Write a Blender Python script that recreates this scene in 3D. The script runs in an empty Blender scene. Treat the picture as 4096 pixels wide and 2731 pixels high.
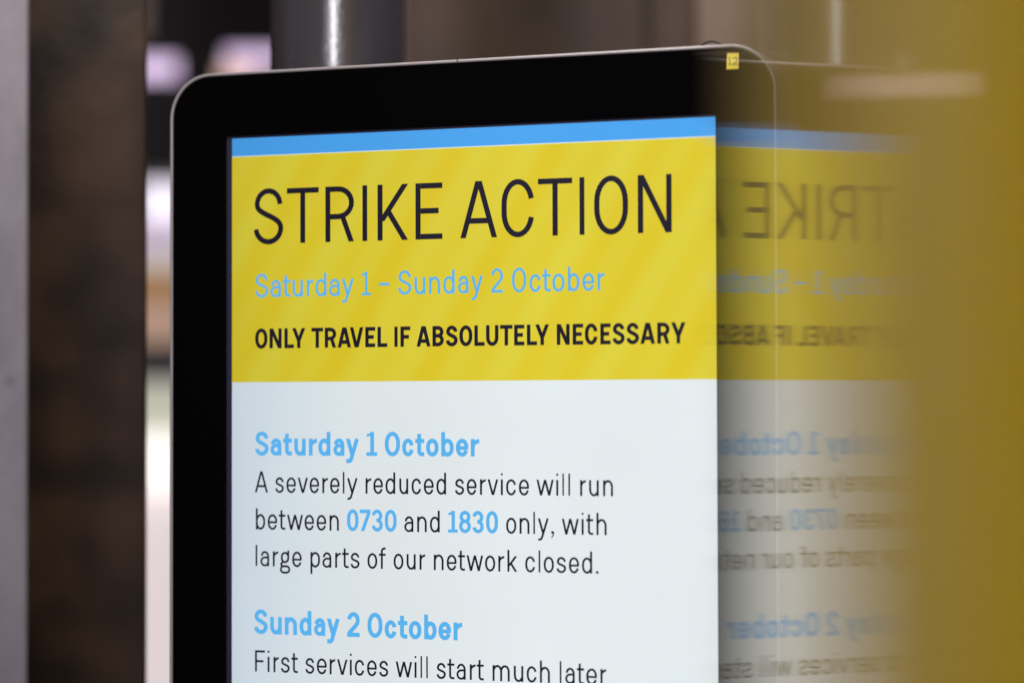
import bpy, bmesh, math, random
from mathutils import Vector, Matrix
random.seed(7)
sc = bpy.context.scene
col = sc.collection
R = math.radians

# ------------------------------------------------------------------ camera
H = 1.5                                    # eye height
PITCH, ROLL, YAW = 0.02681862, -0.00271102, 0.35514418
FPX, CX, CY = 9671.0, 2048.0, 1365.5
cd = bpy.data.cameras.new('camera')
cam = bpy.data.objects.new('camera', cd)
col.objects.link(cam)
cam.location = (0, 0, H)
cam.rotation_euler = (Matrix.Rotation(math.pi/2 + PITCH, 3, 'X') @ Matrix.Rotation(ROLL, 3, 'Z')).to_euler()
cd.sensor_width = 36.0
cd.lens = 36.0*FPX/4096.0
cd.clip_start, cd.clip_end = 0.02, 200
cd.dof.use_dof = True
cd.dof.focus_distance = 1.87
cd.dof.aperture_fstop = 1.9
cd.dof.aperture_blades = 0
sc.camera = cam

# ------------------------------------------------------------------ world, exposure
wd = bpy.data.worlds.new('World')
sc.world = wd
wd.use_nodes = True
wb = wd.node_tree.nodes['Background']
wb.inputs[0].default_value = (0.80, 0.72, 0.95, 1)
wb.inputs[1].default_value = 0.09
vs = sc.view_settings
vs.view_transform = 'Standard'
vs.look = 'None'
vs.exposure, vs.gamma = 0, 1
vs.use_curve_mapping = False

# ------------------------------------------------------------------ hall lamps overhead, plus unseen lights added for glint, patch and fill
def area(name, loc, target, size, power, color, size_y=None):
    l = bpy.data.lights.new(name, 'AREA')
    l.energy, l.color, l.size = power, color, size
    if size_y:
        l.shape, l.size_y = 'RECTANGLE', size_y
    o = bpy.data.objects.new(name, l)
    col.objects.link(o)
    o.location = loc
    o.rotation_euler = (Vector(target)-Vector(loc)).to_track_quat('-Z', 'Y').to_euler()
    return o
area('glint_light', (-1.02, -4.0, 2.1), (-0.15, 2.0, 1.7), 0.36, 150, (0.97, 0.95, 1.0), 3.4)  # unseen tall light, placed to give the post its glint
area('ceiling_lamp', (0.1, 1.9, 4.1), (0.1, 2.6, 0), 1.4, 90, (1.0, 0.92, 0.84))
area('downlight', (-0.30, 1.25, 2.25), (-0.30, 1.36, 0), 0.22, 9, (1.0, 0.91, 0.82))
area('patch_light', (-0.372, 1.55, 1.714), (0.06, 0.45, 1.56), 0.034, 0.0105, (1.0, 0.70, 0.80), 0.018).data.shape = 'ELLIPSE'  # unseen light added so the cabinet mirrors a pink patch
area('side_fill', (-2.6, -0.2, 3.0), (-0.1, 1.0, 1.6), 0.9, 26, (0.93, 0.90, 1.0))  # added fill from the left, brightens the cabinet side

# ------------------------------------------------------------------ helpers
def ray(px, py):
    x, z = (px-CX)/FPX, -(py-CY)/FPX
    c, s = math.cos(ROLL), math.sin(ROLL)
    x, z = c*x - s*z, s*x + c*z
    cp, sp = math.cos(PITCH), math.sin(PITCH)
    return Vector((x, cp - z*sp, sp + z*cp))
def at(px, py, y):
    r = ray(px, py)
    return Vector((0, 0, H)) + r*(y/r.y)
EX = Vector((math.cos(YAW), -math.sin(YAW), 0))
NN = Vector((-math.sin(YAW), -math.cos(YAW), 0))
P0 = at(2866, 1500, 1.79114451)
P0.z = 0
def uv(px, py):                            # point of the screen plane seen at a pixel of the photograph
    r = ray(px, py)
    t = NN.dot(P0)/NN.dot(r)
    X = r*t
    return (X-Vector((P0.x, P0.y, 0))).dot(EX), X.z

def mat(name, base=(0.5,)*3, rough=0.5, metal=0.0, spec=0.5, emit=None, estr=1.0):
    m = bpy.data.materials.new(name)
    m.use_nodes = True
    b = m.node_tree.nodes['Principled BSDF']
    b.inputs['Base Color'].default_value = (*base, 1)
    b.inputs['Roughness'].default_value = rough
    b.inputs['Metallic'].default_value = metal
    b.inputs['Specular IOR Level'].default_value = spec
    if emit:
        b.inputs['Emission Color'].default_value = (*emit, 1)
        b.inputs['Emission Strength'].default_value = estr
    return m
def N(m, t, **kw):
    n = m.node_tree.nodes.new(t)
    for k, v in kw.items():
        setattr(n, k, v)
    return n
def L(m, a, b):
    m.node_tree.links.new(a, b)
def math_node(m, op, a, b=None, clamp=False):
    n = N(m, 'ShaderNodeMath', operation=op, use_clamp=clamp)
    for i, v in enumerate((a, b)):
        if v is None:
            continue
        if isinstance(v, (int, float)):
            n.inputs[i].default_value = v
        else:
            L(m, v, n.inputs[i])
    return n.outputs[0]
def mix_col(m, fac, a, b):
    n = N(m, 'ShaderNodeMix', data_type='RGBA')
    if isinstance(fac, (int, float)):
        n.inputs[0].default_value = fac
    else:
        L(m, fac, n.inputs[0])
    for i, v in ((6, a), (7, b)):
        if isinstance(v, tuple):
            n.inputs[i].default_value = (*v, 1)
        else:
            L(m, v, n.inputs[i])
    return n.outputs[2]
def ramp(m, fac, stops):
    n = N(m, 'ShaderNodeValToRGB')
    cr = n.color_ramp
    while len(cr.elements) < len(stops):
        cr.elements.new(0.5)
    for e, (p, c) in zip(cr.elements, stops):
        e.position = p
        e.color = (*c, 1) if len(c) == 3 else c
    L(m, fac, n.inputs[0])
    return n.outputs[0]
def noise(m, vec, scale, detail=4, rough=0.55, scl=(1, 1, 1)):
    mp = N(m, 'ShaderNodeMapping')
    mp.inputs['Scale'].default_value = scl
    L(m, vec, mp.inputs[0])
    n = N(m, 'ShaderNodeTexNoise')
    n.inputs['Scale'].default_value = scale
    n.inputs['Detail'].default_value = detail
    n.inputs['Roughness'].default_value = rough
    L(m, mp.outputs[0], n.inputs['Vector'])
    return n.outputs['Fac']
def bump(m, h, strength, dist):
    b = N(m, 'ShaderNodeBump')
    b.inputs['Strength'].default_value = strength
    b.inputs['Distance'].default_value = dist
    L(m, h, b.inputs['Height'])
    L(m, b.outputs[0], m.node_tree.nodes['Principled BSDF'].inputs['Normal'])
def objc(m):
    return N(m, 'ShaderNodeTexCoord').outputs['Object']
def pb(m):
    return m.node_tree.nodes['Principled BSDF']

def link(name, bm, m, parent=None, smooth=False):
    me = bpy.data.meshes.new(name)
    bmesh.ops.recalc_face_normals(bm, faces=bm.faces)
    bm.to_mesh(me)
    bm.free()
    if smooth:
        for p in me.polygons:
            p.use_smooth = True
    me.materials.append(m)
    o = bpy.data.objects.new(name, me)
    col.objects.link(o)
    if parent:
        o.parent = parent
    return o
def thing(name, label, cat, loc, rz=0, group=None):
    o = bpy.data.objects.new(name, None)
    o.empty_display_size = 0.1
    col.objects.link(o)
    o.location = loc
    o.rotation_euler = (0, 0, rz)
    return tag(o, label, cat, group)
def tag(o, label, cat, group=None):
    o['label'], o['category'] = label, cat
    if group:
        o['group'] = group
    return o
def box(bm, x0, x1, y0, y1, z0, z1, bev=0.0, seg=2):
    vs_ = [bm.verts.new((x, y, z)) for x in (x0, x1) for y in (y0, y1) for z in (z0, z1)]
    fs = [(0, 1, 3, 2), (4, 6, 7, 5), (0, 4, 5, 1), (2, 3, 7, 6), (0, 2, 6, 4), (1, 5, 7, 3)]
    faces = [bm.faces.new([vs_[i] for i in f]) for f in fs]
    if bev:
        es = list({e for f in faces for e in f.edges})
        bmesh.ops.bevel(bm, geom=es, offset=bev, segments=seg, profile=0.5, affect='EDGES')
def boxo(name, dims, m, parent=None, bev=0.0, seg=2):
    bm = bmesh.new()
    box(bm, *dims, bev=bev, seg=seg)
    return link(name, bm, m, parent, smooth=False)
def rrect(x0, x1, z0, z1, r, n=12):
    pts = []
    for cx, cz, a0 in ((x1-r, z1-r, 0), (x0+r, z1-r, 90), (x0+r, z0+r, 180), (x1-r, z0+r, 270)):
        for k in range(n+1):
            a = R(a0+90*k/n)
            pts.append((cx+r*math.cos(a), cz+r*math.sin(a)))
    return pts

# ------------------------------------------------------------------ setting
m = mat('terrazzo', (0.30, 0.28, 0.27), 0.35)
o_ = objc(m)
L(m, ramp(m, noise(m, o_, 60, 3), [(0.35, (0.20, 0.19, 0.19)), (0.65, (0.36, 0.34, 0.33))]), pb(m).inputs['Base Color'])
floor = boxo('floor', (-12, 12, -6, 14, -0.1, 0), m)
floor['kind'] = 'structure'

# dark wall at the far end of the hall
m = mat('dark_cladding', (0.022, 0.018, 0.019), 0.55)
o_ = objc(m)
L(m, ramp(m, noise(m, o_, 1.5, 3), [(0.3, (0.020, 0.016, 0.017)), (0.7, (0.034, 0.028, 0.030))]), pb(m).inputs['Base Color'])
tag(boxo('back_wall', (-9, 9, 8.0, 8.3, 0, 5), m), 'dark charcoal wall at the far end behind the lit board', 'wall')

# grey speckled pillar at the left edge
m = mat('grey_paint', (0.3, 0.28, 0.3), 0.6, spec=0.3)
o_ = objc(m)
c1 = ramp(m, noise(m, o_, 14, 6, 0.65, (1, 1, 0.55)), [(0.30, (0.108, 0.098, 0.118)), (0.62, (0.165, 0.150, 0.176))])
v = N(m, 'ShaderNodeTexVoronoi')
v.inputs['Scale'].default_value = 24
L(m, o_, v.inputs['Vector'])
sp = ramp(m, v.outputs['Distance'], [(0.07, (1, 1, 1)), (0.16, (0, 0, 0))])
gate = ramp(m, noise(m, o_, 9, 2), [(0.48, (0, 0, 0)), (0.58, (1, 1, 1))])
f = math_node(m, 'MULTIPLY', sp, gate)
f = math_node(m, 'MULTIPLY', f, 0.7)
L(m, mix_col(m, f, c1, (0.035, 0.03, 0.03)), pb(m).inputs['Base Color'])
bump(m, noise(m, o_, 120, 4), 0.15, 0.002)
e = at(111, 1365, 1.66)
gp = boxo('grey_pillar', (-0.30, 0, 0, 0.30, 0, 4.2), m, bev=0.002)
gp.location = (e.x, 1.66, 0)
gp.rotation_euler = (0, 0, R(13))
tag(gp, 'lilac grey speckled square pillar at the left edge of the photo', 'pillar')

# brown polished stone pier
def stone(name, a, b, c, sc1, rough, joints=None, det=5, mort=0.006):
    m = mat(name, a, rough, spec=0.4)
    o_ = objc(m)
    n1 = noise(m, o_, sc1, det, 0.55)
    cc = ramp(m, n1, [(0.36, a), (0.50, b), (0.66, c)])
    n2 = noise(m, o_, 55, 5, 0.6)
    cc = mix_col(m, math_node(m, 'MULTIPLY', n2, 0.35), cc, a)
    if joints:
        bk = N(m, 'ShaderNodeTexBrick')
        mp = N(m, 'ShaderNodeMapping')
        mp.inputs['Rotation'].default_value = (R(90), 0, 0)
        L(m, o_, mp.inputs[0])
        L(m, mp.outputs[0], bk.inputs['Vector'])
        bk.inputs['Scale'].default_value = 1.0
        bk.inputs['Brick Width'].default_value, bk.inputs['Row Height'].default_value = joints
        bk.inputs['Mortar Size'].default_value = mort
        bk.inputs['Mortar Smooth'].default_value = 0.6 if mort < 0.01 else 1.0
        bk.inputs['Color1'].default_value = (1, 1, 1, 1)
        bk.inputs['Color2'].default_value = (0.72, 0.70, 0.70, 1)
        bk.inputs['Mortar'].default_value = (0.25, 0.22, 0.22, 1) if mort < 0.01 else (0.58, 0.55, 0.55, 1)
        mx = N(m, 'ShaderNodeMix', data_type='RGBA', blend_type='MULTIPLY')
        mx.inputs[0].default_value = 1
        L(m, cc, mx.inputs[6])
        L(m, bk.outputs['Color'], mx.inputs[7])
        cc = mx.outputs[2]
    L(m, cc, pb(m).inputs['Base Color'])
    bump(m, n2, 0.2, 0.003)
    return m
m_pier = stone('brown_granite', (0.028, 0.017, 0.013), (0.078, 0.043, 0.029), (0.125, 0.071, 0.048), 13.0, 0.40, (0.10, 0.12), 0.8, 0.022)
a0, a1 = at(60, 1365, 2.12), at(588, 1365, 2.12)
sp_ = boxo('stone_pier', (-0.42, 0, 0, 0.4, 0, 4.2), m_pier, bev=0.003)
sp_.location = (a1.x, 2.12, 0)
sp_.rotation_euler = (0, 0, R(10.5))
tag(sp_, 'dark brown blotchy stone pier between the grey pillar and the display', 'pier')

# brown stone wall behind, with a joint groove and a paler pilaster
m_wall = stone('brown_stone', (0.060, 0.038, 0.027), (0.108, 0.068, 0.047), (0.145, 0.097, 0.070), 3.2, 0.6, (0.62, 0.17))
sw = thing('stone_wall', 'brown block stone wall behind the grey post and the display top', 'wall', (0, 3.1, 0))
x0, xg0, xg1, xs, xp = (at(p, 100, 3.1).x for p in (1560, 2578, 2606, 2752, 2784))
bm = bmesh.new()
box(bm, x0, xg0, 0, 0.3, 0, 4.2)
box(bm, xg1, xs, 0, 0.3, 0, 4.2)
link('wall_face', bm, m_wall, sw)
boxo('joint_groove', (xg0+0.0003, xg1-0.0003, 0.02, 0.28, 0, 4.2), mat('joint', (0.018, 0.014, 0.014), 0.8), sw)
boxo('edge_strip', (xs+0.0005, xp-0.0005, -0.004, 0.28, 0, 4.2), mat('strip', (0.075, 0.035, 0.016), 0.6), sw)
m_pil = stone('beige_stone', (0.22, 0.15, 0.12), (0.27, 0.19, 0.155), (0.31, 0.22, 0.18), 2.6, 0.6)
tag(boxo('stone_pilaster', (xp, xp+1.3, 3.07, 3.4, 0, 4.2), m_pil, bev=0.004), 'pale beige stone pilaster behind the top right display corner', 'pilaster')

# grey painted post
m = mat('post_paint', (0.050, 0.046, 0.053), 0.15, spec=1.0)
pb(m).inputs['Coat Weight'].default_value = 1.0
pb(m).inputs['Coat Roughness'].default_value = 0.16
o_ = objc(m)
h = noise(m, o_, 420, 2, 0.5)
bump(m, h, 0.6, 0.0006)
c = at(1363, 150, 2.06)
rad = (at(1646, 150, 2.06).x - at(1080, 150, 2.06).x)/2
bm = bmesh.new()
bmesh.ops.create_cone(bm, cap_ends=True, segments=96, radius1=rad, radius2=rad, depth=4.2)
bmesh.ops.translate(bm, verts=bm.verts, vec=(0, 0, 2.1))
post = link('round_post', bm, m, smooth=True)
post.location = (c.x, 2.06+0.005, 0)
tag(post, 'round grey painted post with a bright vertical glint behind the display', 'post')

# lit board and kiosk far behind, seen in the slot beside the pier
Y = 5.2
def slab(name, px0, px1, py0, py1, y0, y1, m, parent, bev=0.0):
    p, q = at(px0, py0, y0), at(px1, py1, y0)
    o = boxo(name, (min(p.x, q.x), max(p.x, q.x), y0-Y, y1-Y, min(p.z, q.z), max(p.z, q.z)), m, parent, bev=bev)
    return o
db = thing('departure_board', 'dark hanging board with glowing lavender panels seen above the left display corner', 'board', (0, Y, 0))
m_case = mat('board_case', (0.011, 0.009, 0.010), 0.6, spec=0.2)
slab('case', 380, 1500, -500, 690, Y+0.02, Y+0.25, m_case, db)
lav = mat('lavender_light', (0.6, 0.5, 0.65), 0.5, emit=(0.70, 0.52, 0.78), estr=1.15)
slab('lit_panel', 520, 708, 234, 312, Y, Y+0.018, lav, db)
slab('lit_panel', 902, 1180, 200, 262, Y, Y+0.018, lav, db)
warm = mat('peach_light', (0.6, 0.45, 0.35), 0.5, emit=(0.80, 0.50, 0.36), estr=0.9)
slab('warm_panel', 880, 1020, 264, 330, Y, Y+0.018, warm, db)
slab('lit_panel', 560, 800, 718, 870, Y+0.30, Y+0.32, mat('white_light', (0.7, 0.7, 0.7), 0.5, emit=(0.86, 0.78, 0.92), estr=1.25), db)

p_, q_ = at(566, 0, 2.9), at(612, 150, 2.9)
bm = bmesh.new()
box(bm, p_.x, q_.x, 2.9, 2.93, q_.z, 4.2, bev=0.002)
tag(link('ceiling_hanger', bm, mat('hanger_grey', (0.16, 0.13, 0.125), 0.5)), 'pale grey hanging strip beside the top right edge of the brown pier', 'hanger')

ki = thing('kiosk', 'brightly lit white and orange kiosk in the slot left of the display', 'kiosk', (0, Y, 0))
def km(name, c, e=0.0):  # emission stands in for light falling on the kiosk panels
    return mat(name, c, 0.6, emit=c if e else None, estr=e)
slab('fascia', 430, 860, 872, 1030, Y+0.34, Y+0.5, km('fascia_grey', (0.62, 0.52, 0.62), 0.5), ki)
slab('lightbox', 430, 860, 1032, 1085, Y+0.34, Y+0.5, km('cream', (0.72, 0.62, 0.52), 0.5), ki)
slab('orange_panel', 430, 860, 1087, 1205, Y+0.34, Y+0.5, km('orange', (0.37, 0.19, 0.075), 0.55), ki)
slab('peach_panel', 430, 860, 1207, 1372, Y+0.34, Y+0.5, km('peach', (0.62, 0.40, 0.28), 0.36), ki)
slab('dark_shelf', 430, 860, 1374, 1520, Y+0.34, Y+0.5, km('navy', (0.05, 0.042, 0.05)), ki)
slab('green_panel', 430, 860, 1522, 1735, Y+0.34, Y+0.5, km('pale_green', (0.60, 0.60, 0.48), 0.45), ki)
slab('lamp_panel', 430, 860, 1737, 1960, Y+0.30, Y+0.5, km('white_glow', (1.0, 0.95, 0.90), 0.9), ki)
slab('counter_front', 430, 860, 1962, 3000, Y+0.34, Y+0.5, km('pinkish_white', (0.80, 0.70, 0.70), 0.62), ki)

# ------------------------------------------------------------------ lettering (strokes drawn by hand)
XH = 0.715
def arc(cx, cy, rx, ry, a0, a1, n=14):
    return [(cx+rx*math.cos(R(a0+(a1-a0)*k/n)), cy+ry*math.sin(R(a0+(a1-a0)*k/n))) for k in range(n+1)]
def bez(p0, p1, p2, p3, n=16):
    out = []
    for k in range(n+1):
        t = k/n
        s = 1-t
        out.append(tuple(s**3*p0[i]+3*s*s*t*p1[i]+3*s*t*t*p2[i]+t**3*p3[i] for i in (0, 1)))
    return out
def strip(pts, t, closed=False):           # ribbon of width t along a polyline -> quads
    P = [pts[0]]
    for p in pts[1:]:
        if abs(p[0]-P[-1][0])+abs(p[1]-P[-1][1]) > 1e-4:
            P.append(p)
    if closed and abs(P[0][0]-P[-1][0])+abs(P[0][1]-P[-1][1]) < 1e-4:
        P.pop()
    n = len(P)
    off = []
    for i in range(n):
        a = P[(i-1) % n] if (closed or i > 0) else None
        b = P[(i+1) % n] if (closed or i < n-1) else None
        ds = []
        if a:
            d = Vector((P[i][0]-a[0], P[i][1]-a[1])).normalized()
            ds.append(d)
        if b:
            d = Vector((b[0]-P[i][0], b[1]-P[i][1])).normalized()
            ds.append(d)
        nn = [Vector((-d.y, d.x)) for d in ds]
        if len(nn) == 2:
            s = nn[0]+nn[1]
            s = s/max(0.35, 1+nn[0].dot(nn[1]))
        else:
            s = nn[0]
        off.append(s*(t/2))
    qs = []
    for i in range(n if closed else n-1):
        j = (i+1) % n
        qs.append([(P[i][0]+off[i].x, P[i][1]+off[i].y), (P[i][0]-off[i].x, P[i][1]-off[i].y),
                   (P[j][0]-off[j].x, P[j][1]-off[j].y), (P[j][0]+off[j].x, P[j][1]+off[j].y)])
    return qs
def diag(x0, y0, x1, y1, t):               # slanted stroke cut level at both ends
    hw = t*math.hypot(x1-x0, y1-y0)/abs(y1-y0)
    return [[(x0-hw/2, y0), (x0+hw/2, y0), (x1+hw/2, y1), (x1-hw/2, y1)]]
def hwid(dx, dy, t):
    return t*math.hypot(dx, dy)/abs(dy)
def bar(x0, x1, y, t):
    return [[(x0, y-t/2), (x1, y-t/2), (x1, y+t/2), (x0, y+t/2)]]
def stem(x, y0, y1, t):
    return [[(x-t/2, y0), (x+t/2, y0), (x+t/2, y1), (x-t/2, y1)]]
def dot(x, y, rx, ry):
    return [arc(x, y, rx, ry, 0, 342, 19)]

def glyph(ch, w, t):
    """list of strokes, each a list of polygons, in a box [0,w] x cap height 1"""
    l, r, T, B, X, m_ = t/2, w-t/2, 1-t/2, t/2, XH-t/2, w/2
    rx = (w-t)/2
    os_ = 0.012
    G = []
    add = G.append
    if ch in 'O0':
        ry = min(0.40, 0.46-t/2) if ch == 'O' else min(0.34, 0.46-t/2)
        add(strip(arc(m_, T+os_-ry, rx, ry, 0, 180)+arc(m_, B-os_+ry, rx, ry, 180, 360), t, True))
    elif ch == 'o':
        ry = min(0.29, XH/2-t/2-0.01)
        add(strip(arc(m_, X+os_-ry, rx, ry, 0, 180)+arc(m_, B-os_+ry, rx, ry, 180, 360), t, True))
    elif ch == 'C':
        ry = min(0.38, 0.46-t/2)
        add(strip(arc(m_, T+os_-ry, rx, ry, 12, 180)+arc(m_, B-os_+ry, rx, ry, 180, 348), t))
    elif ch == 'c':
        ry = min(0.27, XH/2-t/2-0.01)
        add(strip(arc(m_, X+os_-ry, rx, ry, 14, 180)+arc(m_, B-os_+ry, rx, ry, 180, 346), t))
    elif ch in 'Ss':
        hh = 1 if ch == 'S' else XH
        tt = hh-t/2+os_
        r1, r2 = 0.235*hh+0.01*hh, 0.25*hh
        if t > 0.14:
            r1, r2 = r1*0.86, r2*0.88
        lx, rr = l+0.035*w, r-0.03*w
        up = arc((lx+rr)/2, tt-r1, (rr-lx)/2, r1, 0, 180)
        sp_ = bez((lx, tt-r1), (lx, tt-r1-0.20*hh), (r, B-os_+r2+0.22*hh), (r, B-os_+r2))
        dn = arc(m_, B-os_+r2, rx, r2, 0, -176)
        add(strip(up+sp_[1:]+dn[1:], t))
    elif ch == 'T':
        add(bar(0, w, T, t)); add(stem(m_, 0, 1-t, t))
    elif ch == 'I':
        add(stem(m_, 0, 1, w))
    elif ch == 'l':
        add(stem(m_, 0, 1, w))
    elif ch in 'RB':
        add(stem(l, 0, 1, t))
        if ch == 'R':
            mid = 0.455
            rb = min((T-mid)/2*1.05, r-l)
            add(strip([(t, T), (r-rb, T)]+arc(r-rb, (T+mid)/2, rb, (T-mid)/2, 90, -90)+[(t, mid)], t))
            hw = hwid(w*0.36, mid, t)
            add(diag(w-hw/2, 0, w*0.60, mid, t))
        else:
            mid = 0.52
            rb = (T-mid)/2
            q = r-0.03*w
            add(strip([(t, T), (q-rb, T)]+arc(q-rb, (T+mid)/2, rb, rb, 90, -90)+[(t, mid)], t))
            rb = (mid-B)/2
            add(strip([(t, mid), (r-rb, mid)]+arc(r-rb, (B+mid)/2, rb, rb, 90, -90)+[(t, B)], t))
    elif ch == 'K':
        add(stem(l, 0, 1, t))
        hw = hwid(w-t, 0.68, t)
        ax0, ay0, ax1, ay1 = w-hw/2, 1.0, t*0.75, 0.345
        add(diag(ax0, ay0, ax1, ay1, t))
        ky = 0.52
        kx = ax1+(ax0-ax1)*(ky-ay1)/(ay0-ay1)
        hw2 = hwid(w-kx, ky, t)
        add(diag(kx+0.01, ky, w-hw2/2, 0, t))
    elif ch == 'k':
        add(stem(l, 0, 1, t))
        hw = hwid(w-t, 0.46, t)
        ax0, ay0, ax1, ay1 = w-hw/2, XH, t*0.7, 0.26
        add(diag(ax0, ay0, ax1, ay1, t))
        ky = 0.39
        kx = ax1+(ax0-ax1)*(ky-ay1)/(ay0-ay1)
        hw2 = hwid(w-kx, ky, t)
        add(diag(kx, ky, w-hw2/2, 0, t))
    elif ch == 'E':
        add(stem(l, 0, 1, t)); add(bar(t, w, T, t)); add(bar(t, w*0.86, 0.505, t)); add(bar(t, w, B, t))
    elif ch == 'F':
        add(stem(l, 0, 1, t)); add(bar(t, w, T, t)); add(bar(t, w*0.86, 0.49, t))
    elif ch == 'L':
        add(stem(l, 0, 1, t)); add(bar(t, w, B, t))
    elif ch == 'A':
        hw = hwid(m_-t/2, 1, t)
        e_ = 0.10*hw
        add(diag(hw/2, 0, m_-e_, 1, t)); add(diag(w-hw/2, 0, m_+e_, 1, t))
        y = 0.30 if t < 0.14 else 0.27
        x = hw/2+(m_-hw/2)*y
        add(bar(x, w-x, y, t))
    elif ch in 'Vv':
        hh = 1 if ch == 'V' else XH
        hw = hwid(m_-t/2, hh, t)
        e_ = 0.08*hw
        add(diag(hw/2, hh, m_-e_, 0, t)); add(diag(w-hw/2, hh, m_+e_, 0, t))
    elif ch == 'w':
        q = w*0.265
        hw = hwid(q-t/2, XH, t)
        for a, b in ((hw/2, q), (m_, q), (m_, w-q), (w-hw/2, w-q)):
            add(diag(a, XH, b, 0, t))
    elif ch == 'N':
        add(stem(l, 0, 1, t)); add(stem(r, 0, 1, t))
        hw = hwid(w-t, 1, t)*0.98
        add(diag(hw/2, 1, w-hw/2, 0, t))
    elif ch == 'Y':
        hw = hwid(m_-t/2, 0.58, t)
        add(diag(hw/2, 1, m_-0.01, 0.38, t)); add(diag(w-hw/2, 1, m_+0.01, 0.38, t)); add(stem(m_, 0, 0.43, t))
    elif ch == 'U':
        ry = 0.30
        add(strip([(l, 1)]+arc(m_, B-os_+ry, rx, ry, 180, 360)+[(r, 1)], t))
    elif ch == 'u':
        ry = min(0.26, 0.30)
        add(stem(r, 0, XH, t))
        add(strip([(l, XH)]+arc(m_, B-os_+ry, rx, ry, 180, 345), t))
    elif ch in 'nh':
        ry = 0.26
        add(stem(l, 0, XH if ch == 'n' else 1, t))
        add(strip(arc(m_, X+os_-ry, rx, ry, 165, 0)+[(r, 0)], t))
    elif ch == 'm':
        ry = 0.24
        c = w/2
        add(stem(l, 0, XH, t))
        add(strip(arc((l+c)/2, X+os_-ry, (c-l)/2, ry, 165, 0)+[(c, 0)], t))
        add(strip(arc((r+c)/2, X+os_-ry, (r-c)/2, ry, 165, 0)+[(r, 0)], t))
    elif ch == 'r':
        add(stem(l, 0, XH, t))
        ry = 0.24
        add(strip(arc(w+0.02, X-ry, w+0.02-l, ry, 175, 93), t))
    elif ch in 'dbp':
        ry = min(0.28, XH/2-t/2-0.01)
        if ch == 'd':
            add(stem(r, 0, 1, t))
            add(strip(arc(m_, X+os_-ry, rx, ry, 18, 180)+arc(m_, B-os_+ry, rx, ry, 180, 342), t))
        else:
            add(stem(l, 0, 1, t) if ch == 'b' else stem(l, -0.32, XH, t))
            add(strip(arc(m_, X+os_-ry, rx, ry, 162, 0)+arc(m_, B-os_+ry, rx, ry, 0, -162), t))
    elif ch == 'e':
        ry = min(0.28, XH/2-t/2-0.01)
        mid = 0.345
        add(bar(t*0.9, w-t*0.1, mid, t*0.92))
        add(strip([(r, mid)]+arc(m_, X+os_-ry, rx, ry, 0, 180)+arc(m_, B-os_+ry, rx, ry, 180, 340), t))
    elif ch == 'a':
        ry = 0.22 if t < 0.14 else 0.19
        add(strip([(r, 0), (r, X-ry)]+arc(m_+0.01, X+os_-ry, rx-0.01, ry, 0, 172), t))
        bt = 0.42 if t < 0.14 else 0.425
        rb = (bt-B+os_)/2
        rbx = min(rb, (r-l)*0.55)
        cx = l+rbx
        add(strip([(r, bt), (cx, bt)]+arc(cx, (bt+B-os_)/2, rbx, rb, 90, 270)[1:]+arc(cx, B-os_+0.2, r-cx, 0.2, 270, 350)[1:], t*0.95))
    elif ch == 't':
        xs_ = 0.40*w if t < 0.14 else 0.44*w
        rr = w-xs_-0.02
        rr = min(rr, 0.11)
        add(bar(0, w, X, t))
        add(strip([(xs_, 0.92), (xs_, B+rr)]+arc(xs_+rr, B+rr, rr, rr, 180, 270)+[(w, B)], t))
    elif ch == 'f':
        xs_ = 0.44*w
        rr = 0.13
        add(bar(0, w, X-0.005, t))
        add(strip([(xs_, 0), (xs_, T-rr)]+arc(xs_+rr, T-rr, rr, rr, 180, 90)+[(w, T)], t))
    elif ch == 'i':
        st = t
        add(stem(m_, 0, XH, st)); add(dot(m_, 0.945, w/2, 0.055))
    elif ch == 'y':
        hw = hwid(m_, XH, t)
        xm = m_-0.01
        add(diag(hw/2, XH, xm+hw*0.05, 0.02, t))
        x1 = w-hw/2
        k = (x1-xm)/(XH-0.02)
        p = (xm-k*0.14, -0.12)
        tail = bez(p, (p[0]-k*0.10, -0.22), (p[0]-0.06, -0.30+t/2), (0.03*w+0.0, -0.30+t/2))
        add(strip([(x1, XH), p]+tail[1:], t))
    elif ch == 'g':
        x0_, x1_ = 0.09*w+t/2, 0.90*w-t/2
        y0_, y1_ = 0.215, X-0.01
        mm, rxx = (x0_+x1_)/2, (x1_-x0_)/2
        ry = 0.19
        add(strip(arc(mm, y1_-ry, rxx, ry, 0, 180)+arc(mm, y0_+ry, rxx, ry, 180, 360), t, True))
        add(stem(x1_, y1_-ry, XH+0.05, t))
        add(strip(bez((mm-rxx*0.45, y0_+0.01), (0.02*w, 0.17), (0.02*w, 0.02), (mm-0.02, 0.02)), t*0.95))
        q0, q1 = -0.33+t/2, 0.02
        rr = (q1-q0)/2
        add(strip([(mm-0.03, q1)]+arc(r-rr, (q0+q1)/2, rr, rr, 90, -90)+arc(l+rr, (q0+q1)/2, rr, rr, 270, 90), t, True))
    elif ch == '1':
        xs_ = 0.52*w if t < 0.14 else 0.54*w
        add(bar(0, w, B*0.9, t*0.9)); add(stem(xs_, t*0.9, 1, t))
        add([[(xs_-t/2, 1.0), (xs_-t/2, 0.86), (0.02*w, 0.79), (0.02*w, 0.88), (xs_-t*0.9, 0.93)]] if t < 0.14 else
            [[(xs_-t/2, 1.0), (xs_-t/2, 0.82), (0.02*w, 0.80), (0.02*w, 0.90), (xs_-t*0.75, 0.93)]])
    elif ch == '2':
        ry = 0.28 if t < 0.14 else 0.25
        add(bar(0, w, B, t))
        y = T+os_-ry
        add(strip(arc(m_, y, rx, ry, 172, 0)+bez((r, y), (r, y-0.20), (l+0.10, 0.30), (l+0.0, t*0.75))[1:], t))
    elif ch == '3':
        mid = 0.515
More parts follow.
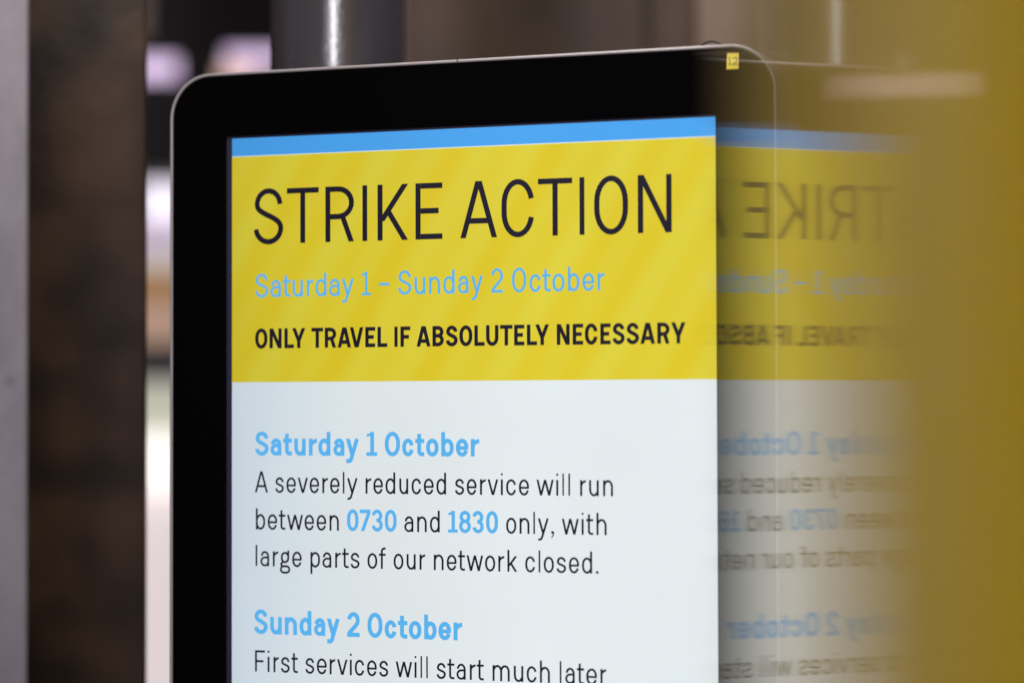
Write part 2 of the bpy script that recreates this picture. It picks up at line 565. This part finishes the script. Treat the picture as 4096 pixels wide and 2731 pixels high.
        ry1, ry2 = (T+os_-mid)/2, (mid-B+os_)/2
        q = r-0.03*w
        add(strip(arc((l+q)/2, T+os_-ry1, (q-l)/2, ry1, 172, -70)+[(m_-0.07*w, mid)], t))
        add(strip([(m_-0.07*w, mid)]+arc(m_, B-os_+ry2, rx, ry2, 70, -172), t))
    elif ch == '7':
        add(bar(0, w, T, t))
        hw = hwid(w*0.6, 1, t)
        add(diag(w-hw/2, 1-t, w*0.26, 0, t))
    elif ch == '8':
        mid = 0.53
        ry1, ry2 = (T+os_-mid)/2, (mid-B+os_)/2
        q0, q1 = l+0.04*w, r-0.04*w
        add(strip(arc((q0+q1)/2, T+os_-ry1, (q1-q0)/2, ry1, 0, 360, 28), t, True))
        add(strip(arc(m_, B-os_+ry2, rx, ry2, 0, 360, 28), t, True))
    elif ch == '-':
        add(bar(0, w, 0.45, t))
    elif ch == '.':
        add(dot(m_, 0.062, w/2, 0.062))
    elif ch == ',':
        add(dot(m_*0.95, 0.085, w*0.42, 0.062))
        add([[(w*0.55, 0.14), (w*0.97, 0.09), (w*0.80, -0.07), (w*0.20, -0.18), (w*0.08, -0.15), (w*0.55, -0.02)]])
    return G

totem = thing('information_totem', 'tall black framed digital screen totem showing the yellow strike action notice', 'information screen',
              (P0.x - EX.x*0.2, P0.y - EX.y*0.2, 0), -YAW)
UO = 0.2                                   # local x = u + UO, local z = H + v, local y away from the viewer

m_scr = mat('display', (0.004, 0.004, 0.005), 0.22, spec=0.35)
o_ = objc(m_scr)
sx = N(m_scr, 'ShaderNodeSeparateXYZ')
L(m_scr, o_, sx.inputs[0])
X_, Z_ = sx.outputs['X'], sx.outputs['Z']
q = math_node(m_scr, 'ADD', math_node(m_scr, 'MULTIPLY', X_, 0.85), math_node(m_scr, 'MULTIPLY', Z_, -0.53))
w1 = math_node(m_scr, 'SINE', math_node(m_scr, 'MULTIPLY', q, 2*math.pi/0.0345))
w2 = math_node(m_scr, 'SINE', math_node(m_scr, 'MULTIPLY', q, 2*math.pi/0.081))
ws = math_node(m_scr, 'ADD', math_node(m_scr, 'MULTIPLY', w1, 0.6), math_node(m_scr, 'MULTIPLY', w2, 0.5))
ws = math_node(m_scr, 'ADD', math_node(m_scr, 'MULTIPLY', ws, 0.5), 0.5, True)
yel = mix_col(m_scr, ws, (0.720, 0.562, 0.016), (0.715, 0.620, 0.042))
z_b, z_y = H+0.1995, H+0.0198
g1 = math_node(m_scr, 'GREATER_THAN', Z_, z_y)
g2 = math_node(m_scr, 'GREATER_THAN', Z_, z_b)
g3 = math_node(m_scr, 'GREATER_THAN', Z_, z_b+0.0007)
wht = mix_col(m_scr, math_node(m_scr, 'MULTIPLY', math_node(m_scr, 'ADD', X_, 0.2), 1/0.11, True), (0.69, 0.80, 0.89), (0.755, 0.815, 0.835))   # viewing-angle cool tint of the left edge, painted into the white
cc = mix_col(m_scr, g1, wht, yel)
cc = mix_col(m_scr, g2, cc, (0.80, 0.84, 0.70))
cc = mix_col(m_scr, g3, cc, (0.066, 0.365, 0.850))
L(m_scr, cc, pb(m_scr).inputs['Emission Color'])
# viewing-angle dimming of the panel painted in at left, clouding, rows of its pixels
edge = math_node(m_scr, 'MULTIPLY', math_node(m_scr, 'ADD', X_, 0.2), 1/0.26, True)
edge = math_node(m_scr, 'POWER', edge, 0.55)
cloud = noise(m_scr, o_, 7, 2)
lum = math_node(m_scr, 'ADD', math_node(m_scr, 'MULTIPLY', edge, 0.23), math_node(m_scr, 'MULTIPLY', cloud, 0.09))
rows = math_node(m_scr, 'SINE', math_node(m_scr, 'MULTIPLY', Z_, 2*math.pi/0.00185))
lum = math_node(m_scr, 'ADD', lum, math_node(m_scr, 'MULTIPLY', rows, 0.018))
L(m_scr, math_node(m_scr, 'ADD', lum, 0.75), pb(m_scr).inputs['Emission Strength'])

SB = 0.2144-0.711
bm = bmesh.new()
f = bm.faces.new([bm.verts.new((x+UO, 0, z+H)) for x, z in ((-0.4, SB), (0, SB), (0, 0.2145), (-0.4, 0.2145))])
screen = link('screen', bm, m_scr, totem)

S_ = {1: (980, 640, .38265), 2: (1780, 640, .46809), 3: (980, 1200, .42535), 4: (1880, 1200, .42535),
      5: (980, 1850, .34014), 6: (1680, 1850, .34014), 7: (980, 2350, .38265), 8: (1700, 2350, .38265)}
def crop(c, x, y):
    ox, oy, s = S_[c]
    return ox+x*s, oy+y*s
def text_line(name, m, t, base, cap, letters):
    """base/cap: two sample points (crop, x, y); letters: (crop, char, x0, x1) measured on the photograph"""
    bs = [uv(*crop(*b)) for b in base]
    v0 = sum(b[1] for b in bs)/len(bs)
    hs = [uv(*crop(*b))[1] for b in cap]
    h = sum(hs)/len(hs)-v0
    bm = bmesh.new()
    n = 0
    ymid = crop(*base[0])[1]
    for c, ch, xa, xb in letters:
        py = S_[c][1]+base[0][2]*S_[base[0][0]][2] if False else ymid
        ua = uv(crop(c, xa, 0)[0], py)[0]
        ub = uv(crop(c, xb, 0)[0], py)[0]
        for st in glyph(ch, (ub-ua)/h, t):
            n += 1
            d = -0.0004-0.000012*(n % 6)
            for poly in st:
                try:
                    bm.faces.new([bm.verts.new((ua+x*h+UO, d, v0+y*h+H)) for x, y in poly])
                except ValueError:
                    pass
    me = bpy.data.meshes.new(name)
    bm.to_mesh(me)
    bm.free()
    me.materials.append(m)
    o = bpy.data.objects.new(name, me)
    col.objects.link(o)
    o.parent = screen
    return o
ink = mat('ink_text', (0.004, 0.004, 0.006), 0.3, spec=0.2, emit=(0.008, 0.006, 0.016))
sky = mat('blue_text', (0.004, 0.004, 0.006), 0.3, spec=0.2, emit=(0.098, 0.445, 0.840))
lt = lambda c, s: [(c, *e_) for e_ in s]
text_line('headline_text', ink, 0.098, [(1, 607, 863), (2, 1918, 622)], [(1, 607, 289), (2, 1918, 122)],
    lt(1, [('S', 93, 402), ('T', 440, 773), ('R', 843, 1142), ('I', 1230, 1280), ('K', 1388, 1710), ('E', 1785, 2066)]) +
    lt(2, [('A', 133, 447), ('C', 485, 765), ('T', 797, 1090), ('I', 1152, 1194), ('O', 1277, 1567), ('N', 1650, 1940)]))
text_line('date_text', sky, 0.110, [(1, 1270, 1412), (2, 1320, 1116)], [(1, 1270, 1166), (2, 1060, 912)],
    lt(1, [('S', 110, 245), ('a', 268, 378), ('t', 397, 478), ('u', 500, 608), ('r', 650, 718), ('d', 740, 853), ('a', 880, 993),
           ('y', 1015, 1140), ('1', 1217, 1320), ('-', 1403, 1513), ('S', 1603, 1740), ('u', 1775, 1887), ('n', 1927, 2042), ('d', 2075, 2193)]) +
    lt(2, [('a', 113, 202), ('y', 225, 325), ('2', 397, 497), ('O', 575, 695), ('c', 725, 820), ('t', 832, 905), ('o', 920, 1023),
           ('b', 1052, 1150), ('e', 1177, 1277), ('r', 1305, 1365)]))
text_line('warning_text', ink, 0.185, [(3, 680, 447), (4, 1780, 412)], [(3, 680, 258), (4, 1780, 215)],
    lt(3, [('O', 98, 213), ('N', 233, 347), ('L', 373, 463), ('Y', 445, 570), ('T', 627, 737), ('R', 752, 860), ('A', 873, 1000), ('V', 988, 1115),
           ('E', 1133, 1227), ('L', 1248, 1340), ('I', 1407, 1437), ('F', 1464, 1557), ('A', 1615, 1747), ('B', 1765, 1872), ('S', 1890, 2002), ('O', 2018, 2140)]) +
    lt(4, [('L', 43, 140), ('U', 153, 270), ('T', 285, 402), ('E', 417, 514), ('L', 537, 633), ('Y', 615, 747), ('N', 818, 940), ('E', 967, 1067),
           ('C', 1082, 1203), ('E', 1227, 1325), ('S', 1342, 1457), ('S', 1472, 1592), ('A', 1603, 1743), ('R', 1763, 1880), ('Y', 1893, 2030)]))
text_line('day_heading', sky, 0.173, [(3, 790, 1462), (3, 1860, 1468)], [(3, 790, 1237), (3, 1860, 1240)],
    lt(3, [('S', 97, 225), ('a', 240, 345), ('t', 360, 443), ('u', 465, 573), ('r', 603, 678), ('d', 692, 806), ('a', 832, 937), ('y', 950, 1075),
           ('1', 1143, 1245), ('O', 1317, 1460), ('c', 1480, 1590), ('t', 1603, 1688), ('o', 1705, 1823), ('b', 1847, 1965), ('e', 1985, 2103), ('r', 2125, 2205)]))
text_line('body_text', ink, 0.101, [(5, 200, 348), (6, 1685, 388)], [(5, 200, 97), (6, 1685, 130)],
    lt(5, [('A', 118, 273), ('s', 358, 460), ('e', 490, 602), ('v', 623, 743), ('e', 763, 875), ('r', 912, 977), ('e', 1003, 1115), ('l', 1153, 1172), ('y', 1203, 1328),
           ('r', 1420, 1487), ('e', 1512, 1625), ('d', 1655, 1770), ('u', 1817, 1922), ('c', 1962, 2075), ('e', 2105, 2222)]) +
    lt(6, [('d', 195, 310), ('s', 413, 522), ('e', 552, 668), ('r', 708, 775), ('v', 797, 923), ('i', 953, 977), ('c', 1015, 1133), ('e', 1165, 1285),
           ('w', 1372, 1575), ('i', 1603, 1630), ('l', 1677, 1695), ('l', 1747, 1767), ('r', 1885, 1953), ('u', 1990, 2105), ('n', 2155, 2272)]))
b6, c6 = [(5, 140, 777), (6, 2085, 853)], [(5, 140, 530), (6, 2085, 590)]
text_line('body_text', ink, 0.101, b6, c6,
    lt(5, [('b', 130, 240), ('e', 270, 382), ('t', 400, 478), ('w', 497, 685), ('e', 703, 815), ('e', 845, 958), ('n', 997, 1107)]))
text_line('body_text', ink, 0.101, b6, c6, lt(5, [('a', 1875, 1983), ('n', 2027, 2140), ('d', 2177, 2293)]))
text_line('body_text', ink, 0.101, b6, c6,
    lt(6, [('o', 1015, 1135), ('n', 1173, 1290), ('l', 1335, 1355), ('y', 1388, 1517), (',', 1540, 1583), ('w', 1670, 1870), ('i', 1903, 1927), ('t', 1955, 2040), ('h', 2077, 2197)]))
text_line('time_text', sky, 0.165, b6, c6, lt(5, [('0', 1203, 1337), ('7', 1352, 1478), ('3', 1492, 1623), ('0', 1647, 1785)]))
text_line('time_text', sky, 0.165, b6, c6, lt(6, [('1', 333, 445), ('8', 462, 602), ('3', 618, 752), ('0', 780, 920)]))
text_line('body_text', ink, 0.101, [(5, 137, 1210), (6, 2017, 1303)], [(5, 137, 963), (6, 2017, 1043)],
    lt(5, [('l', 127, 147), ('a', 183, 287), ('r', 330, 393), ('g', 413, 535), ('e', 558, 670), ('p', 772, 885), ('a', 912, 1018), ('r', 1063, 1127), ('t', 1143, 1222), ('s', 1243, 1350),
           ('o', 1443, 1558), ('f', 1577, 1657), ('o', 1750, 1865), ('u', 1903, 2010), ('r', 2055, 2122)]) +
    lt(6, [('n', 165, 280), ('e', 317, 433), ('t', 450, 532), ('w', 550, 745), ('o', 767, 887), ('r', 923, 993), ('k', 1030, 1147), ('c', 1240, 1357), ('l', 1397, 1417), ('o', 1457, 1577),
           ('s', 1607, 1720), ('e', 1753, 1873), ('d', 1907, 2027), ('.', 2068, 2103)]))
text_line('day_heading', sky, 0.175, [(7, 680, 495), (7, 1890, 536)], [(7, 680, 240), (7, 1890, 277)],
    lt(7, [('S', 97, 240), ('u', 265, 388), ('n', 418, 547), ('d', 572, 697), ('a', 723, 842), ('y', 857, 995), ('2', 1070, 1202), ('O', 1283, 1440), ('c', 1463, 1588), ('t', 1600, 1700),
           ('o', 1715, 1847), ('b', 1875, 2005), ('e', 2025, 2157), ('r', 2182, 2272)]))
text_line('body_text', ink, 0.102, [(7, 117, 870), (8, 1212, 990)], [(7, 117, 649), (8, 1212, 755)],
    lt(7, [('F', 107, 210), ('i', 238, 260), ('r', 300, 355), ('s', 377, 470), ('t', 487, 555), ('s', 633, 727), ('e', 753, 857), ('r', 887, 945), ('v', 965, 1075), ('i', 1097, 1120),
           ('c', 1150, 1250), ('e', 1278, 1380), ('s', 1405, 1500), ('w', 1577, 1750), ('i', 1775, 1795), ('l', 1837, 1853), ('l', 1897, 1913)]) +
    lt(8, [('s', 123, 220), ('t', 235, 310), ('a', 330, 428), ('r', 470, 530), ('t', 543, 617), ('m', 708, 888), ('u', 930, 1030), ('c', 1065, 1170), ('h', 1203, 1308), ('l', 1410, 1428),
           ('a', 1467, 1567), ('t', 1590, 1665), ('e', 1687, 1800), ('r', 1835, 1895)]))

# black glass border, navy display margin, metal frame, body, stand
FL, FR, FT, FB, RAD = -0.4546, 0.0470, 0.2677, -0.56, 0.036
FW = 0.0028
GY = -0.0022
m_glass = mat('black_glass', (0.0012, 0.001, 0.0012), 0.10, spec=0.07)
bm = bmesh.new()
outer = [bm.verts.new((x+UO, GY, z+H)) for x, z in rrect(FL+FW, FR-FW, FB+FW, FT-FW, RAD-FW)]
inner = [bm.verts.new((x+UO, GY, z+H)) for x, z in ((-0.4048, SB-0.004), (0.0006, SB-0.004), (0.0006, 0.2162), (-0.4048, 0.2162))]
es = []
for lp in (outer, inner):
    for i in range(len(lp)):
        es.append(bm.edges.new((lp[i], lp[(i+1) % len(lp)])))
bmesh.ops.triangle_fill(bm, use_beauty=True, use_dissolve=False, edges=es)
back = [bm.verts.new((v_.co.x, 0.004, v_.co.z)) for v_ in inner]
for i in range(4):
    bm.faces.new((inner[i], inner[(i+1) % 4], back[(i+1) % 4], back[i]))
link('bezel', bm, m_glass, totem)
boxo('display_margin', (-0.409+UO, 0.004+UO, 0.0006, 0.003, SB-0.008+H, 0.219+H), mat('navy_margin', (0.010, 0.010, 0.022), 0.4, emit=(0.0035, 0.0035, 0.011)), totem)

m_met = mat('satin_metal', (0.265, 0.245, 0.255), 0.45, metal=0.25)
o_ = objc(m_met)
L(m_met, math_node(m_met, 'ADD', math_node(m_met, 'MULTIPLY', noise(m_met, o_, 40, 4), 0.2), 0.32), pb(m_met).inputs['Roughness'])
bm = bmesh.new()
def loop(inset, y):
    return [bm.verts.new((x+UO, y, z+H)) for x, z in rrect(FL+inset, FR-inset, FB+inset, FT-inset, RAD-inset)]
prof = [(FW-0.0001, 0.002), (FW-0.0001, GY-0.0004), (FW-0.0006, GY-0.0010), (0.0009, GY-0.0010), (0.0002, GY-0.0004), (0, GY+0.001), (0, 0.036)]
lps = [loop(*p_) for p_ in prof]
for a, b in zip(lps, lps[1:]):
    for i in range(len(a)):
        j = (i+1) % len(a)
        bm.faces.new((a[i], a[j], b[j], b[i]))
link('frame', bm, m_met, totem, smooth=True)
boxo('frame_seam', (-0.2051+UO, -0.2044+UO, GY-0.0014, 0.037, FT-FW-0.0003+H, FT+0.0003+H), mat('seam', (0.02, 0.018, 0.018), 0.7), totem)
bm = bmesh.new()
lo = [[bm.verts.new((x+UO, y, z+H)) for x, z in rrect(FL+i_, FR-i_, FB+i_, FT-i_, RAD)] for i_, y in ((0.004, 0.032), (0.004, 0.05), (0.012, 0.058))]
for a, b in zip(lo, lo[1:]):
    for i in range(len(a)):
        j = (i+1) % len(a)
        bm.faces.new((a[i], a[j], b[j], b[i]))
bm.faces.new(lo[-1])
m_blk = mat('black_casing', (0.012, 0.011, 0.012), 0.45)
link('casing', bm, m_blk, totem)
boxo('stand', (-0.28+UO, -0.13+UO, 0.062, 0.10, 0.022, 1.2), m_blk, totem, bev=0.004)
boxo('base_plate', (-0.42+UO, 0.01+UO, -0.15, 0.30, 0.0, 0.02), m_blk, totem, bev=0.004)

# cable looping up behind the top edge
pts = [(-0.0155, 0.255), (-0.0135, 0.2665), (-0.0085, 0.2702), (-0.0018, 0.2714), (0.0025, 0.2700), (0.0055, 0.2665), (0.007, 0.255)]
CB = 0.040/1.73                            # it stands 4 cm behind the front
cv = bpy.data.curves.new('cable', 'CURVE')
cv.dimensions = '3D'
cv.bevel_depth = 0.0011
cv.bevel_resolution = 3
s = cv.splines.new('NURBS')
s.points.add(len(pts)-1)
for p_, (x, z) in zip(s.points, pts):
    p_.co = (x+(x-0.481)*CB+UO, 0.040, z*(1+CB)+H, 1)
s.use_endpoint_u = True
s.order_u = 4
tmp = bpy.data.objects.new('tmp_cable', cv)
col.objects.link(tmp)
dg = bpy.context.evaluated_depsgraph_get()
me = bpy.data.meshes.new_from_object(tmp.evaluated_get(dg))
bpy.data.objects.remove(tmp)
me.materials.clear()
me.materials.append(mat('rubber', (0.012, 0.010, 0.010), 0.5))
cb = bpy.data.objects.new('cable', me)
col.objects.link(cb)
cb.parent = totem

# yellow number sticker on the border
cs = [uv(*p_) for p_ in ((2911, 216), (2957, 215), (2955, 278), (2908, 279))]
bm = bmesh.new()
bm.faces.new([bm.verts.new((x+UO, GY-0.0002, z+H)) for x, z in cs])
ex_ = bmesh.ops.extrude_face_region(bm, geom=list(bm.faces))
bmesh.ops.translate(bm, verts=[e_ for e_ in ex_['geom'] if isinstance(e_, bmesh.types.BMVert)], vec=(0, 0.00015, 0))
stk = link('number_sticker', bm, mat('yellow_label', (0.82, 0.66, 0.05), 0.5), totem)
bm = bmesh.new()
for ch, pa, pb_ in (('1', 2913, 2930), ('2', 2934, 2953)):
    ua, v0 = uv(pa, 264)
    ub, _ = uv(pb_, 264)
    h = uv(pa, 233)[1]-v0
    k = 0
    for st in glyph(ch, (ub-ua)/h, 0.10):
        k += 1
        for poly in st:
            bm.faces.new([bm.verts.new((ua+x*h+UO, GY-0.0003-0.00001*k, v0+y*h+H)) for x, y in poly])
nm = bpy.data.meshes.new('numeral')
bm.to_mesh(nm)
bm.free()
nm.materials.append(mat('print_ink', (0.015, 0.014, 0.012), 0.6))
no = bpy.data.objects.new('numeral', nm)
col.objects.link(no)
no.parent = stk

# ------------------------------------------------------------------ glossy yellow cabinet close to the camera
PX, YF, YN, RC = 0.0628, 0.655, 0.380, 0.004
m = mat('yellow_gloss', (0.52, 0.34, 0.015), 0.030, spec=0.26)
pb(m).inputs['Sheen Weight'].default_value = 0.03
pb(m).inputs['Sheen Roughness'].default_value = 0.5
pb(m).inputs['Sheen Tint'].default_value = (0.92, 0.90, 0.90, 1)
o_ = objc(m)
L(m, ramp(m, noise(m, o_, 6, 4), [(0.3, (0.33, 0.220, 0.006)), (0.7, (0.40, 0.265, 0.008))]), pb(m).inputs['Base Color'])
wob = noise(m, o_, 28, 2, 0.5, (1, 1, 0.15))
bump(m, wob, 0.010, 0.002)
bm = bmesh.new()
prof = []
YB, TILT = 0.433, R(6.35)                    # near end of the side is folded in a little
xb = PX+(YB-YN-RC)*math.tan(TILT)
for k in range(25):
    a = R(295-(115-6.35)*k/24)              # the front turns away to the right
    prof.append((xb+RC*math.cos(TILT)+RC*math.cos(a), YN+RC+RC*math.sin(a)))
prof += [(PX, YB+(YF-0.002-YB)*k/8) for k in range(0, 9)]
for k in range(1, 7):
    a = R(180-90*k/6)
    prof.append((PX+0.002+0.002*math.cos(a), YF-0.002+0.002*math.sin(a)))
prof += [(PX+0.36, YF), (PX+0.36, YN+0.16)]
zb, zt = 0.0, 2.1
lo = [bm.verts.new((x, y, zb)) for x, y in prof]
hi = [bm.verts.new((x, y, zt)) for x, y in prof]
n = len(prof)
for i in range(n):
    bm.faces.new((lo[i], lo[(i+1) % n], hi[(i+1) % n], hi[i]))
bm.faces.new(lo)
bm.faces.new(hi)
cab = link('yellow_cabinet', bm, m, smooth=True)
md = cab.modifiers.new('edge', 'EDGE_SPLIT')
md.split_angle = R(40)
tag(cab, 'glossy yellow cabinet side at the right edge mirroring the display', 'cabinet')
